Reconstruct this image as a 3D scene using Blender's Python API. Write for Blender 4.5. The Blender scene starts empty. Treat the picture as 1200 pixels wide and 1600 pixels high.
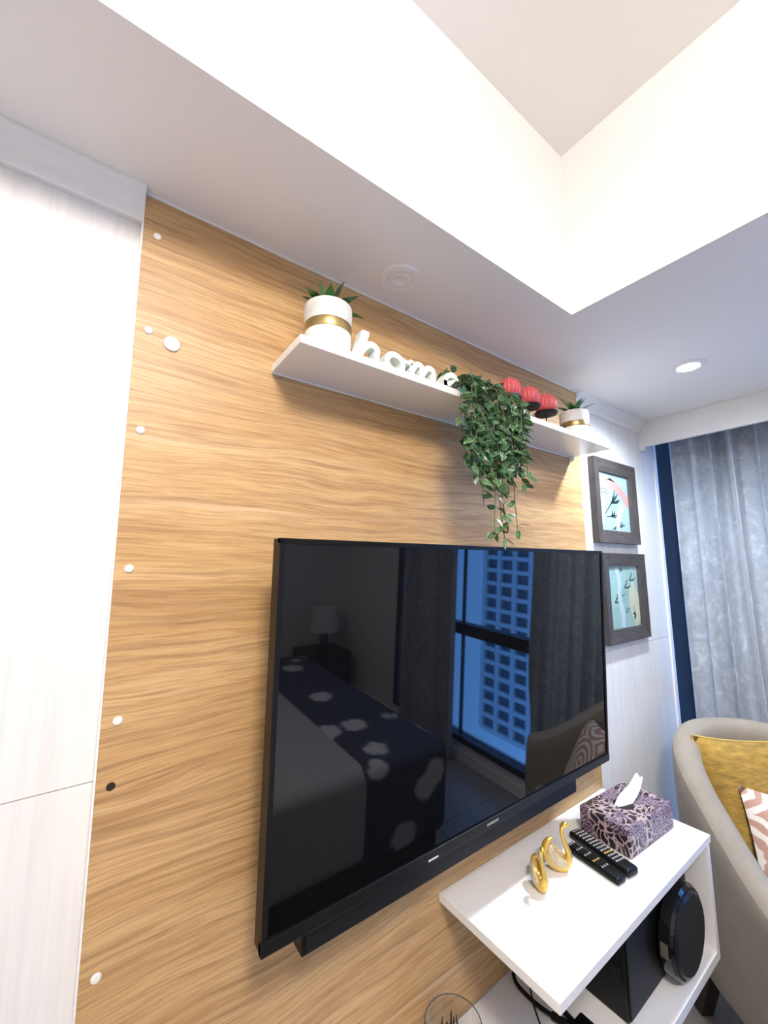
import bpy, bmesh, math, random
from mathutils import Vector, Matrix
random.seed(7)
S = bpy.context.scene
COL = S.collection
PI = math.pi

# ------------------------------------------------------------------ camera
cd = bpy.data.cameras.new('camera'); cam = bpy.data.objects.new('camera', cd); COL.objects.link(cam)
cd.sensor_fit = 'HORIZONTAL'; cd.sensor_width = 36.0; cd.lens = 36.0 * 632.93 / 1200.0; cd.clip_start = 0.01; cd.clip_end = 300
yaw, pit, rol = 0.62664, 0.13433, -0.002367
fw = Vector((math.sin(yaw)*math.cos(pit), math.cos(yaw)*math.cos(pit), math.sin(pit)))
rt = Vector((math.cos(yaw), -math.sin(yaw), 0)); up = rt.cross(fw)
r2 = rt*math.cos(rol) + up*math.sin(rol); u2 = -rt*math.sin(rol) + up*math.cos(rol)
M = Matrix((r2, u2, -fw)).transposed().to_4x4(); M.translation = (0, -0.75, 1.5)
cam.matrix_world = M
S.camera = cam

# ------------------------------------------------------------------ world, exposure
W = bpy.data.worlds.new('sky'); S.world = W; W.use_nodes = True
bg = W.node_tree.nodes['Background']; bg.inputs[0].default_value = (0.16, 0.42, 0.95, 1); bg.inputs[1].default_value = 2.2
S.view_settings.view_transform = 'Standard'; S.view_settings.look = 'None'
S.view_settings.exposure = 1.62; S.view_settings.gamma = 1.0; S.view_settings.use_curve_mapping = False
RECESS_LAMP = 26.0        # emission strength of the lamp in the ceiling recess
DOWNLIGHT_W = 23.0        # watts of the lit downlight

# ------------------------------------------------------------------ material helpers
def new_mat(name):
    m = bpy.data.materials.new(name); m.use_nodes = True
    nt = m.node_tree; b = nt.nodes['Principled BSDF']
    return m, nt, b
def mat(name, col, rough=0.5, metal=0.0, bump=0.0, bscale=60.0, var=0.0, vscale=8.0, stretch=(1,1,1), sheen=0.0, coat=0.0, spec=None):
    m, nt, b = new_mat(name)
    b.inputs['Base Color'].default_value = (*col, 1); b.inputs['Roughness'].default_value = rough; b.inputs['Metallic'].default_value = metal
    if spec is not None: b.inputs['Specular IOR Level'].default_value = spec
    if sheen: b.inputs['Sheen Weight'].default_value = sheen
    if coat: b.inputs['Coat Weight'].default_value = coat; b.inputs['Coat Roughness'].default_value = 0.05
    if bump or var:
        tc = nt.nodes.new('ShaderNodeTexCoord'); mp = nt.nodes.new('ShaderNodeMapping'); mp.inputs['Scale'].default_value = stretch
        nt.links.new(tc.outputs['Object'], mp.inputs[0])
    if var:
        n = nt.nodes.new('ShaderNodeTexNoise'); n.inputs['Scale'].default_value = vscale; n.inputs['Detail'].default_value = 5; n.inputs['Roughness'].default_value = .65
        nt.links.new(mp.outputs[0], n.inputs['Vector'])
        r = nt.nodes.new('ShaderNodeValToRGB'); r.color_ramp.elements[0].position = .3; r.color_ramp.elements[1].position = .7
        r.color_ramp.elements[0].color = tuple(max(0, c*(1-var)) for c in col) + (1,)
        r.color_ramp.elements[1].color = tuple(min(1, c*(1+var)) for c in col) + (1,)
        nt.links.new(n.outputs[0], r.inputs[0]); nt.links.new(r.outputs[0], b.inputs['Base Color'])
    if bump:
        n2 = nt.nodes.new('ShaderNodeTexNoise'); n2.inputs['Scale'].default_value = bscale; n2.inputs['Detail'].default_value = 4
        nt.links.new(mp.outputs[0], n2.inputs['Vector'])
        bp = nt.nodes.new('ShaderNodeBump'); bp.inputs['Strength'].default_value = bump; bp.inputs['Distance'].default_value = 0.004
        nt.links.new(n2.outputs[0], bp.inputs['Height']); nt.links.new(bp.outputs[0], b.inputs['Normal'])
    return m
def emit(name, col, strength):
    m, nt, b = new_mat(name)
    b.inputs['Base Color'].default_value = (.9, .9, .9, 1)
    b.inputs['Emission Color'].default_value = (*col, 1); b.inputs['Emission Strength'].default_value = strength
    return m
class N:                                     # tiny node-graph helper
    def __init__(s, nt): s.nt = nt
    def n(s, t, **kw):
        x = s.nt.nodes.new(t)
        for k, v in kw.items(): setattr(x, k, v)
        return x
    def l(s, a, b): s.nt.links.new(a, b)
    def math(s, op, a, b=None):
        x = s.nt.nodes.new('ShaderNodeMath'); x.operation = op
        for i, v in enumerate((a, b)):
            if v is None: continue
            if isinstance(v, (int, float)): x.inputs[i].default_value = v
            else: s.l(v, x.inputs[i])
        return x.outputs[0]
    def ramp(s, f, stops):
        x = s.nt.nodes.new('ShaderNodeValToRGB'); e = x.color_ramp.elements
        while len(e) < len(stops): e.new(.5)
        for i, (p, c) in enumerate(stops): e[i].position = p; e[i].color = (*c, 1)
        s.l(f, x.inputs[0]); return x.outputs[0]
    def mix(s, f, a, b, blend='MIX'):
        x = s.nt.nodes.new('ShaderNodeMix'); x.data_type = 'RGBA'; x.blend_type = blend
        if isinstance(f, (int, float)): x.inputs[0].default_value = f
        else: s.l(f, x.inputs[0])
        for i, v in ((6, a), (7, b)):
            if isinstance(v, tuple): x.inputs[i].default_value = (*v, 1)
            else: s.l(v, x.inputs[i])
        return x.outputs[2]
    def noise(s, vec, scale, detail=4, rough=.6, dist=0):
        x = s.nt.nodes.new('ShaderNodeTexNoise'); x.inputs['Scale'].default_value = scale; x.inputs['Detail'].default_value = detail
        x.inputs['Roughness'].default_value = rough; x.inputs['Distortion'].default_value = dist; s.l(vec, x.inputs['Vector']); return x.outputs[0]
    def comb(s, x, y, z):
        c = s.nt.nodes.new('ShaderNodeCombineXYZ')
        for i, v in enumerate((x, y, z)):
            if isinstance(v, (int, float)): c.inputs[i].default_value = v
            else: s.l(v, c.inputs[i])
        return c.outputs[0]

def wood_panel_mat():
    m, nt, b = new_mat('oak_laminate'); g = N(nt)
    tc = g.n('ShaderNodeTexCoord'); sp = g.n('ShaderNodeSeparateXYZ'); g.l(tc.outputs['Object'], sp.inputs[0])
    x, z = sp.outputs[0], sp.outputs[2]
    low = g.noise(g.comb(g.math('MULTIPLY', x, 2.0), 0, g.math('MULTIPLY', z, 5.5)), 1.0, 2, .5)
    zd = g.math('ADD', z, g.math('MULTIPLY', g.math('SUBTRACT', low, .5), .07))
    bands = g.noise(g.comb(g.math('MULTIPLY', x, .9), 0, g.math('MULTIPLY', zd, 13)), 1.0, 4, .65)
    lines = g.noise(g.comb(g.math('MULTIPLY', x, 2.2), 3.1, g.math('MULTIPLY', zd, 105)), 1.0, 4, .62)
    fine = g.noise(g.comb(g.math('MULTIPLY', x, 14), 7.7, g.math('MULTIPLY', zd, 420)), 1.0, 3, .6)
    base = g.ramp(bands, [(.28, (.49, .285, .12)), (.50, (.60, .38, .175)), (.72, (.71, .49, .26))])
    c1 = g.mix(g.ramp(lines, [(.36, (1, 1, 1)), (.52, (0, 0, 0))]), base, (.25, .135, .06))
    c1m = g.mix(.46, base, c1)
    ft = g.ramp(fine, [(.38, (.80, .74, .68)), (.55, (1, 1, 1))])
    col = g.mix(1.0, c1m, ft, 'MULTIPLY')
    # pale cathedral loops
    ring = g.math('FRACT', g.math('MULTIPLY', zd, 9))
    pale = g.ramp(ring, [(.90, (0, 0, 0)), (.965, (1, 1, 1)), (1.0, (0, 0, 0))])
    gate = g.ramp(g.noise(g.comb(g.math('MULTIPLY', x, 2.2), 1.3, g.math('MULTIPLY', z, 5)), 1.0, 1, .5), [(.52, (0, 0, 0)), (.68, (.6, .6, .6))])
    pf = g.mix(1.0, pale, gate, 'MULTIPLY')
    col = g.mix(pf, col, (.74, .56, .36))
    g.l(col, b.inputs['Base Color']); b.inputs['Roughness'].default_value = .42
    bp = g.n('ShaderNodeBump'); bp.inputs['Strength'].default_value = .12; bp.inputs['Distance'].default_value = .002
    g.l(fine, bp.inputs['Height']); g.l(bp.outputs[0], b.inputs['Normal'])
    return m
def white_wall_mat():
    m, nt, b = new_mat('whitewashed_wall'); g = N(nt)
    tc = g.n('ShaderNodeTexCoord'); sp = g.n('ShaderNodeSeparateXYZ'); g.l(tc.outputs['Object'], sp.inputs[0])
    u = g.math('ADD', sp.outputs[0], sp.outputs[1])
    st = g.noise(g.comb(g.math('MULTIPLY', u, 70), 0, g.math('MULTIPLY', sp.outputs[2], 2.2)), 1.0, 4, .6)
    col = g.ramp(st, [(.30, (.75, .735, .73)), (.52, (.82, .81, .80)), (.7, (.85, .84, .835))])
    g.l(col, b.inputs['Base Color']); b.inputs['Roughness'].default_value = .45
    return m
def curtain_mat():
    m, nt, b = new_mat('crushed_velvet'); g = N(nt)
    tc = g.n('ShaderNodeTexCoord'); mp = g.n('ShaderNodeMapping'); mp.inputs['Scale'].default_value = (1, 1, .8); g.l(tc.outputs['Object'], mp.inputs[0])
    a = g.noise(mp.outputs[0], 16, 6, .7, 1.5); c = g.noise(mp.outputs[0], 60, 4, .7, .6)
    f = g.math('MULTIPLY', a, g.math('ADD', c, .5))
    col = g.ramp(f, [(.34, (.29, .32, .38)), (.54, (.36, .395, .46)), (.72, (.50, .54, .61))])
    g.l(col, b.inputs['Base Color']); b.inputs['Roughness'].default_value = .6; b.inputs['Sheen Weight'].default_value = .35
    return m
def leopard_mat():
    m, nt, b = new_mat('leopard_print'); g = N(nt)
    tc = g.n('ShaderNodeTexCoord')
    wn = g.n('ShaderNodeTexNoise'); wn.inputs['Scale'].default_value = 22; g.l(tc.outputs['Object'], wn.inputs['Vector'])
    wm = g.n('ShaderNodeVectorMath', operation='MULTIPLY_ADD'); wm.inputs[1].default_value = (.05, .05, .05); g.l(wn.outputs[1], wm.inputs[0]); g.l(tc.outputs['Object'], wm.inputs[2])
    mp = g.n('ShaderNodeMapping'); mp.inputs['Scale'].default_value = (48, 70, 42); mp.inputs['Rotation'].default_value = (.3, .5, .6); g.l(wm.outputs[0], mp.inputs[0])
    v = g.n('ShaderNodeTexVoronoi'); v.feature = 'DISTANCE_TO_EDGE'; v.inputs['Scale'].default_value = 1.0; g.l(mp.outputs[0], v.inputs['Vector'])
    spots = g.ramp(v.outputs['Distance'], [(.08, (.50, .36, .38)), (.13, (.012, .007, .012))])
    w = g.n('ShaderNodeTexWave'); w.inputs['Scale'].default_value = 55; w.inputs['Distortion'].default_value = 9; w.inputs['Detail'].default_value = 3; w.inputs['Detail Scale'].default_value = 2.5
    w.bands_direction = 'DIAGONAL'; g.l(tc.outputs['Object'], w.inputs['Vector'])
    zebra = g.ramp(w.outputs['Fac'], [(.35, (.03, .016, .035)), (.55, (.17, .105, .18)), (.75, (.40, .29, .36))])
    sel = g.ramp(g.noise(tc.outputs['Object'], 13, 1, .4), [(.47, (0, 0, 0)), (.52, (1, 1, 1))])
    g.l(g.mix(sel, spots, zebra), b.inputs['Base Color']); b.inputs['Roughness'].default_value = .4
    return m
def medallion_mat():
    m, nt, b = new_mat('medallion_fabric'); g = N(nt)
    tc = g.n('ShaderNodeTexCoord'); sp = g.n('ShaderNodeSeparateXYZ'); g.l(tc.outputs['Object'], sp.inputs[0])
    # repeat a round medallion every 17 cm over the cushion face (local x, z)
    px = g.math('SUBTRACT', g.math('FRACT', g.math('ADD', g.math('MULTIPLY', sp.outputs[0], 4.6), .5)), .5)
    pz = g.math('SUBTRACT', g.math('FRACT', g.math('ADD', g.math('MULTIPLY', sp.outputs[2], 4.6), .5)), .5)
    r = g.math('SQRT', g.math('ADD', g.math('MULTIPLY', px, px), g.math('MULTIPLY', pz, pz)))
    ang = g.math('ARCTAN2', pz, px)
    scal = g.math('MULTIPLY', g.math('SINE', g.math('MULTIPLY', ang, 18)), .006)
    ring = g.math('FRACT', g.math('MULTIPLY', g.math('ADD', r, scal), 7))
    f = g.ramp(ring, [(.42, (0, 0, 0)), (.52, (1, 1, 1)), (.9, (1, 1, 1)), (.98, (0, 0, 0))])
    g.l(g.mix(f, (.50, .29, .22), (.80, .73, .67)), b.inputs['Base Color']); b.inputs['Roughness'].default_value = .85
    return m
def runner_mat():
    m, nt, b = new_mat('floral_runner'); g = N(nt)
    tc = g.n('ShaderNodeTexCoord'); v = g.n('ShaderNodeTexVoronoi'); v.inputs['Scale'].default_value = 4.2; g.l(tc.outputs['Object'], v.inputs['Vector'])
    d = g.math('ADD', v.outputs['Distance'], g.math('MULTIPLY', g.noise(tc.outputs['Object'], 18, 2), .25))
    g.l(g.ramp(d, [(.40, (.72, .72, .74)), (.47, (.05, .06, .11))]), b.inputs['Base Color']); b.inputs['Roughness'].default_value = .8
    return m
def leaf_mat():
    m, nt, b = new_mat('variegated_leaf'); g = N(nt)
    tc = g.n('ShaderNodeTexCoord'); sp = g.n('ShaderNodeSeparateXYZ'); g.l(tc.outputs['Object'], sp.inputs[0])
    ax = g.math('ABSOLUTE', sp.outputs[0])
    f = g.math('ADD', g.math('MULTIPLY', ax, 60), g.math('MULTIPLY', g.math('SUBTRACT', g.noise(tc.outputs['Object'], 160, 3), .5), .5))
    oi = g.n('ShaderNodeObjectInfo')
    c = g.ramp(f, [(.02, (.30, .42, .20)), (.09, (.07, .17, .07)), (.30, (.045, .13, .06)), (.42, (.26, .38, .20))])
    c = g.mix(g.math('MULTIPLY', oi.outputs['Random'], .45), c, (.012, .05, .022))
    g.l(c, b.inputs['Base Color']); b.inputs['Roughness'].default_value = .32
    return m
def glass_mat(name, tint, k=1.0):
    m = bpy.data.materials.new(name); m.use_nodes = True; nt = m.node_tree; nt.nodes.clear(); g = N(nt)
    o = g.n('ShaderNodeOutputMaterial'); t = g.n('ShaderNodeBsdfTransparent'); t.inputs[0].default_value = (*tint, 1)
    gl = g.n('ShaderNodeBsdfGlossy'); gl.inputs['Roughness'].default_value = .02
    lw = g.n('ShaderNodeLayerWeight'); fr = g.math('ADD', g.math('MULTIPLY', g.math('POWER', lw.outputs['Facing'], 5), .9), .03)
    mx = g.n('ShaderNodeMixShader'); g.l(g.math('MULTIPLY', fr, k), mx.inputs[0]); g.l(t.outputs[0], mx.inputs[1]); g.l(gl.outputs[0], mx.inputs[2]); g.l(mx.outputs[0], o.inputs[0])
    return m

MT = dict(
    wood=wood_panel_mat(), wall=white_wall_mat(), curtain=curtain_mat(), leopard=leopard_mat(), medal=medallion_mat(), runner=runner_mat(), leaf=leaf_mat(),
    leafin=mat('deep_green_leaf', (.065, .15, .068), .28, var=.6, vscale=55),
    badge=mat('dull_silver_badge', (.20, .18, .15), .3, .6),
    ceil=mat('matte_white_paint', (.845, .822, .805), .6), trim=mat('white_trim_paint', (.84, .83, .82), .4), seam=mat('seam_grey', (.62, .59, .57), .7),
    white=mat('white_laminate', (.86, .855, .85), .3), edge=mat('white_edge_strip', (.88, .87, .85), .35), cap=mat('white_plastic_cap', (.85, .82, .78), .35),
    hole=mat('dark_hole', (.02, .012, .008), .6), floor=mat('grey_floor_tile', (.33, .295, .265), .35, var=.08, vscale=4), grout=mat('dark_grout', (.14, .13, .12), .8),
    black=mat('black_plastic', (.004, .004, .0045), .38, spec=.28), gloss=mat('glossy_black', (.006, .006, .008), .06, spec=.6), screen=mat('tv_screen_glass', (.003, .003, .004), .025, spec=.62),
    logo_glint=mat('silver_letters_and_glint', (.65, .67, .70), .3), matblack=mat('matte_black_iron', (.005, .005, .006), .5, spec=.3), charcoal=mat('charcoal_plastic', (.008, .009, .013), .35, spec=.3), darkblue=mat('dark_blue_smooth', (.02, .06, .11), .12),
    button=mat('pale_grey_button', (.42, .42, .44), .5), ybutton=mat('amber_button', (.75, .5, .12), .5),
    cement=mat('pale_cement', (.66, .64, .62), .8, bump=.3, bscale=90, var=.12, vscale=25), ceram=mat('white_ceramic', (.88, .87, .85), .25), brass=mat('brushed_brass', (.42, .31, .13), .35, .85),
    succ=mat('succulent_green', (.055, .16, .045), .35, var=.35, vscale=30), stem=mat('green_brown_stem', (.12, .15, .05), .6), soil=mat('dark_soil', (.03, .02, .015), .9, bump=.5, bscale=200),
    letter=mat('mint_white_paint', (.80, .90, .86), .35), red=mat('coral_red_wax', (.62, .10, .105), .5), wick=mat('cream_wick', (.8, .72, .58), .8),
    gold=mat('polished_gold', (.86, .58, .14), .28, .75), glitter=mat('pale_gold_glitter', (.80, .66, .46), .35, .35, bump=1.0, bscale=450, var=.3, vscale=260),
    tissue=mat('tissue_paper', (.90, .90, .90), .9), frame=mat('weathered_dark_wood', (.062, .052, .05), .55, bump=.6, bscale=40, var=.35, vscale=12, stretch=(6, 6, 1)), framev=mat('weathered_dark_wood_cross', (.062, .052, .05), .55, bump=.6, bscale=40, var=.35, vscale=12, stretch=(1, 6, 6)),
    printa=mat('pale_blue_print', (.36, .54, .60), .5, var=.14, vscale=9), printb=mat('pale_mint_print', (.33, .53, .51), .5, var=.2, vscale=9), pink=mat('salmon_ink', (.60, .31, .28), .6), ink=mat('dark_ink', (.02, .035, .045), .6), cream=mat('pale_cream_ink', (.60, .62, .46), .6), paleblue=mat('icy_blue_ink', (.52, .68, .70), .6), glassp=glass_mat('picture_glass', (1, 1, 1), .9),
    linen=mat('beige_linen', (.335, .29, .24), .85, bump=.5, bscale=350, var=.07, vscale=14, sheen=.1), mustard=mat('mustard_chenille', (.37, .22, .035), .8, bump=.6, bscale=120, var=.4, vscale=22, stretch=(1, 1, 3), sheen=.2), piping=mat('mustard_piping', (.55, .38, .10), .7),
    darkwood=mat('dark_stained_wood', (.035, .018, .012), .4), wframe=mat('black_window_frame', (.012, .015, .025), .4), wglass=glass_mat('window_glass', (.80, .88, .96), 1.0), clear=glass_mat('clear_glass', (.95, .96, .96), 1.6),
    rimglass=mat('smoky_glass_rim', (.10, .10, .10), .1), duvet=mat('white_duvet', (.55, .54, .55), .85, bump=.4, bscale=8), shade=mat('cream_lampshade', (.75, .72, .68), .8), rail=mat('pale_blue_grey_metal', (.30, .42, .52), .4),
    facade=mat('pale_concrete_facade', (.62, .64, .66), .8), fpane=mat('far_window_glass', (.10, .13, .17), .3), brownstick=mat('dark_brown_twig', (.05, .025, .02), .7),
    lampglow=emit('lamp_diffuser_glow', (1.0, .92, .825), RECESS_LAMP), downglow=emit('downlight_glow', (.86, .93, 1.0), 40.0), frost=mat('frosted_white_diffuser', (.84, .83, .82), .35),
)

# ------------------------------------------------------------------ mesh helpers
def box(bm, x0, x1, y0, y1, z0, z1, bev=0.0, seg=2):
    r = bmesh.ops.create_cube(bm, size=1.0); vs = r['verts']
    for v in vs: v.co = Vector(((x0+x1)/2 + v.co.x*(x1-x0), (y0+y1)/2 + v.co.y*(y1-y0), (z0+z1)/2 + v.co.z*(z1-z0)))
    if bev:
        es = list({e for v in vs for e in v.link_edges})
        bmesh.ops.bevel(bm, geom=es, offset=bev, segments=seg, profile=.5, affect='EDGES')
    return bm
def grid(bm, rows, close_u=False, close_v=False, cap=False):
    vv = [[bm.verts.new(p) for p in r] for r in rows]; nu = len(vv); nv = len(vv[0])
    for i in range(nu if close_u else nu-1):
        for j in range(nv if close_v else nv-1):
            a, b, c, d = vv[i][j], vv[(i+1) % nu][j], vv[(i+1) % nu][(j+1) % nv], vv[i][(j+1) % nv]
            try: bm.faces.new((a, b, c, d))
            except ValueError: pass
    if cap:
        for r in (vv[0], vv[-1]):
            try: bm.faces.new(r)
            except ValueError: pass
    return vv
def lathe(bm, prof, c=(0, 0, 0), seg=32, axis='Z'):
    rows = []
    for r, h in prof:
        row = []
        for k in range(seg):
            a = 2*PI*k/seg; x, y = max(r, 1e-5)*math.cos(a), max(r, 1e-5)*math.sin(a)
            p = (x, y, h) if axis == 'Z' else ((x, h, y) if axis == 'Y' else (h, x, y))
            row.append(Vector(p) + Vector(c))
        rows.append(row)
    grid(bm, rows, close_v=True, cap=True); bmesh.ops.remove_doubles(bm, verts=bm.verts[:], dist=2e-5)
    return bm
def sweep(bm, pts, rad, seg=8, flat=None):
    pts = [Vector(p) for p in pts]; n = len(pts)
    if not isinstance(rad, (list, tuple)): rad = [rad]*n
    rows = []; ref = None
    for i, p in enumerate(pts):
        t = (pts[min(i+1, n-1)] - pts[max(i-1, 0)]).normalized()
        if ref is None:
            ref = t.orthogonal() if flat is None else (Vector(flat) - t*Vector(flat).dot(t))
        ref = (ref - t*ref.dot(t)).normalized(); bi = t.cross(ref)
        r = rad[i]; ra, rb = (r, r) if not isinstance(r, tuple) else r
        rows.append([p + ref*(ra*math.cos(2*PI*k/seg)) + bi*(rb*math.sin(2*PI*k/seg)) for k in range(seg)])
    grid(bm, rows, close_v=True, cap=True); return bm
def smooth_path(pts, n=6):
    P = [Vector(p) for p in pts]; out = []
    for i in range(len(P)-1):
        a, b, c, d = P[max(i-1, 0)], P[i], P[i+1], P[min(i+2, len(P)-1)]
        for k in range(n):
            t = k/n; out.append(.5*((2*b) + (c-a)*t + (2*a-5*b+4*c-d)*t*t + (3*b-a-3*c+d)*t**3))
    out.append(P[-1]); return out
def lerp_list(vals, n):
    out = []
    for i in range(len(vals)-1):
        for k in range(n): out.append(vals[i] + (vals[i+1]-vals[i])*k/n)
    return out + [vals[-1]]
def ribbon(bm, pts, w, y0, y1):              # stroke of width w in the XZ plane, extruded y0..y1 (w may be a list)
    n = len(pts); rows = []
    for i, p in enumerate(pts):
        a, b = pts[max(i-1, 0)], pts[min(i+1, n-1)]
        t = Vector((b[0]-a[0], b[1]-a[1])); t.normalize(); nn = Vector((-t.y, t.x)); ww = (w[i] if isinstance(w, (list, tuple)) else w)/2
        l = (p[0]+nn.x*ww, p[1]+nn.y*ww); r = (p[0]-nn.x*ww, p[1]-nn.y*ww)
        rows.append([(l[0], y0, l[1]), (r[0], y0, r[1]), (r[0], y1, r[1]), (l[0], y1, l[1])])
    grid(bm, rows, close_v=True, cap=True); return bm
def sm2(pts, n=6): return [(p.x, p.y) for p in smooth_path([(a, b, 0) for a, b in pts], n)]

def link_mesh(name, me, parent=None, m=None):
    o = bpy.data.objects.new(name, me); COL.objects.link(o)
    if parent is not None: o.parent = parent
    return o
def obj(name, bm, m, parent=None, smooth=False, loc=None, rot=None):
    me = bpy.data.meshes.new(name)
    bmesh.ops.recalc_face_normals(bm, faces=bm.faces[:]); bm.to_mesh(me); bm.free()
    me.materials.append(MT[m])
    if smooth:
        me.polygons.foreach_set('use_smooth', [True]*len(me.polygons))
        try: me.set_sharp_from_angle(angle=math.radians(40))
        except Exception: pass
    o = link_mesh(name, me, parent)
    if loc: o.location = loc
    if rot: o.rotation_euler = rot
    return o
def B(): return bmesh.new()
def tag(o, label, cat, group=None):
    o['label'] = label; o['category'] = cat
    if group: o['group'] = group
    return o
def thing(name, label, cat, loc=(0, 0, 0), rotz=0, group=None):
    o = bpy.data.objects.new(name, None); o.empty_display_size = .05; COL.objects.link(o)
    o.location = loc; o.rotation_euler = (0, 0, rotz); return tag(o, label, cat, group)
def struct(name, bm, m, parent=None, smooth=False):
    o = obj(name, bm, m, parent, smooth)
    if parent is None: o['kind'] = 'structure'
    return o
def subsurf(o, lv=1):
    md = o.modifiers.new('sub', 'SUBSURF'); md.levels = lv; md.render_levels = lv; return o

# ------------------------------------------------------------------ THE SETTING
ZC, ZR = 2.148, 2.618                 # soffit and recess ceiling heights
XW, XL, YB = 2.27, -1.35, -3.45       # window wall, left wall, rear wall
# floor with tiles
fl = struct('floor', box(B(), XL-.1, XW+.15, YB-.1, .2, -.06, -.006), 'grout')
tile_me = None
T = .60
ix = 0
x = XL
while x < XW:
    y = 0.0
    while y > YB:
        x1 = min(x+T, XW+.02); y1 = max(y-T, YB)
        obj('floor_tile', box(B(), x+.0015, x1-.0015, y1+.0015, y-.0015, -.006, 0), 'floor', fl)
        y -= T
    x += T
# ceiling: soffit ring round a deep rectangular recess
RX0, RX1, RY0, RY1 = -1.0, .968, -2.55, -.247
bm = B()
box(bm, XL-.1, XW+.15, RY1, .2, ZC, ZR+.1); box(bm, XL-.1, XW+.15, YB-.1, RY0, ZC, ZR+.1)
box(bm, RX1, XW+.15, RY0, RY1, ZC, ZR+.1); box(bm, XL-.1, RX0, RY0, RY1, ZC, ZR+.1)
box(bm, RX0-.01, RX1+.01, RY0-.01, RY1+.01, ZR, ZR+.1)
struct('ceiling', bm, 'ceil')
# TV wall: two sheets of whitewashed laminate meeting at a horizontal seam
bm = B(); box(bm, XL-.1, 2.14, .019, .2, 0, ZC); wt = struct('wall_tv', bm, 'seam')  # slab's own grey shows as the joint line
obj('wall_sheet', box(B(), XL, 2.14, .015, .03, 1.192, ZC), 'wall', wt); obj('wall_sheet', box(B(), XL, 2.14, .015, .03, 0, 1.1905), 'wall', wt)
struct('wall_left', box(B(), XL-.1, XL, YB, .02, 0, ZC), 'wall'); struct('wall_rear', box(B(), XL-.1, XW+.15, YB-.1, YB, 0, ZC), 'wall')
# white corner bead where the TV wall ends beside the window
struct('trim_1', box(B(), 2.118, 2.146, .008, .05, 0, ZC, .002), 'trim')
# crown mouldings (stepped profile)
def moulding(name, x0, x1):
    prof = [(.016, ZC-.052), (.006, ZC-.052), (.004, ZC-.048), (.004, ZC-.032), (.0, ZC-.028), (-.001, ZC-.024), (-.008, ZC-.011), (-.017, ZC-.004), (-.019, ZC-.0005), (.016, ZC-.0005)]
    bm = B(); grid(bm, [[(xx, y, z) for y, z in prof] for xx in (x0, x1)], close_v=True, cap=True); return struct(name, bm, 'trim')
moulding('trim_2', XL, .0315); moulding('trim_3', 1.434, 2.0)
# pelmet (dropped box over the curtain)
pel = struct('trim_4', box(B(), 2.0, 2.018, YB, .015, ZC-.112, ZC, .0015), 'trim')
obj('end_block', box(B(), 1.986, 2.020, -.004, .016, ZC-.130, ZC-.046, .002), 'trim', pel)
# window wall: low sill, window with transom, wall beyond
struct('wall_window', box(box(B(), XW, XW+.15, YB, .2, 0, .13), XW, XW+.15, YB, -2.40, .13, ZC), 'wall')
w1 = struct('window_1', box(box(B(), XW-.02, XW+.06, -2.40, .2, .13, .17), XW-.02, XW+.06, -2.40, .2, ZC-.05, ZC), 'wframe')
for y0, y1, xa, xb in ((-.045, .2, -.02, .06), (-.68, -.64, -.02, .06), (-1.655, -1.64, .02, .045), (-2.40, -2.35, -.02, .06)): obj('window_frame', box(B(), XW+xa, XW+xb, y0, y1, .13, ZC), 'wframe', w1)
for y0, y1 in ((-.64, -.045), (-1.64, -.68), (-2.35, -1.655)):
    obj('transom_bar', box(B(), XW-.02, XW+.06, y0, y1, .885, .965), 'wframe', w1)
    obj('pane', box(B(), XW+.03, XW+.036, y0, y1, .17, .885), 'wglass', w1); obj('pane', box(B(), XW+.03, XW+.036, y0, y1, .965, ZC-.05), 'wglass', w1)
struct('baseboard_window', box(B(), XW-.012, XW, YB, 0.0, 0, .07, .002), 'trim')

# ------------------------------------------------------------------ lights that the room has
def downlight(label, x, y, lit):
    t = thing('downlight', label, 'downlight', (x, y, ZC))
    obj('trim_ring', lathe(B(), [(.030, -.0005), (.030, -.004), (.034, -.006), (.046, -.004), (.048, 0), (.030, 0)], seg=40), 'trim', t, True)
    if lit:
        obj('lens', lathe(B(), [(0, -.0045), (.027, -.0045), (.031, -.0035), (.031, 0), (0, 0)], seg=40), 'downglow', t, True)
        ld = bpy.data.lights.new('downlight_beam', 'SPOT'); ld.energy = DOWNLIGHT_W; ld.color = (.80, .90, 1.0); ld.spot_size = math.radians(165); ld.spot_blend = .9; ld.shadow_soft_size = .03
        lo = bpy.data.objects.new('downlight_beam', ld); COL.objects.link(lo); lo.parent = t; lo.location = (0, 0, -.012)
    else:
        obj('lens', lathe(B(), [(0, -.0028), (.016, -.0028), (.0175, -.004), (.019, -.0028), (.030, -.002), (.030, 0), (0, 0)], seg=40), 'frost', t, True)
    return t
downlight('lit round recessed downlight glowing cool white near the curtain', 1.539, -.322, True)
downlight('unlit round white recessed downlight above the floating shelf', .525, -.089, False)
t = thing('ceiling_lamp', 'round drum ceiling lamp glowing inside the ceiling recess', 'ceiling lamp', (-.05, -1.35, ZR))
obj('canopy_plate', lathe(B(), [(0, 0), (.06, 0), (.06, -.015), (.012, -.02), (.012, -.075), (0, -.075)], seg=32), 'trim', t, True)
obj('diffuser', lathe(B(), [(.203, -.08), (.205, -.085), (.205, -.16), (.19, -.175), (0, -.18)], seg=40), 'lampglow', t, True)
obj('top_plate', lathe(B(), [(0, -.07), (.195, -.07), (.205, -.078), (.205, -.080), (0, -.0805)], seg=40), 'trim', t, True)

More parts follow.
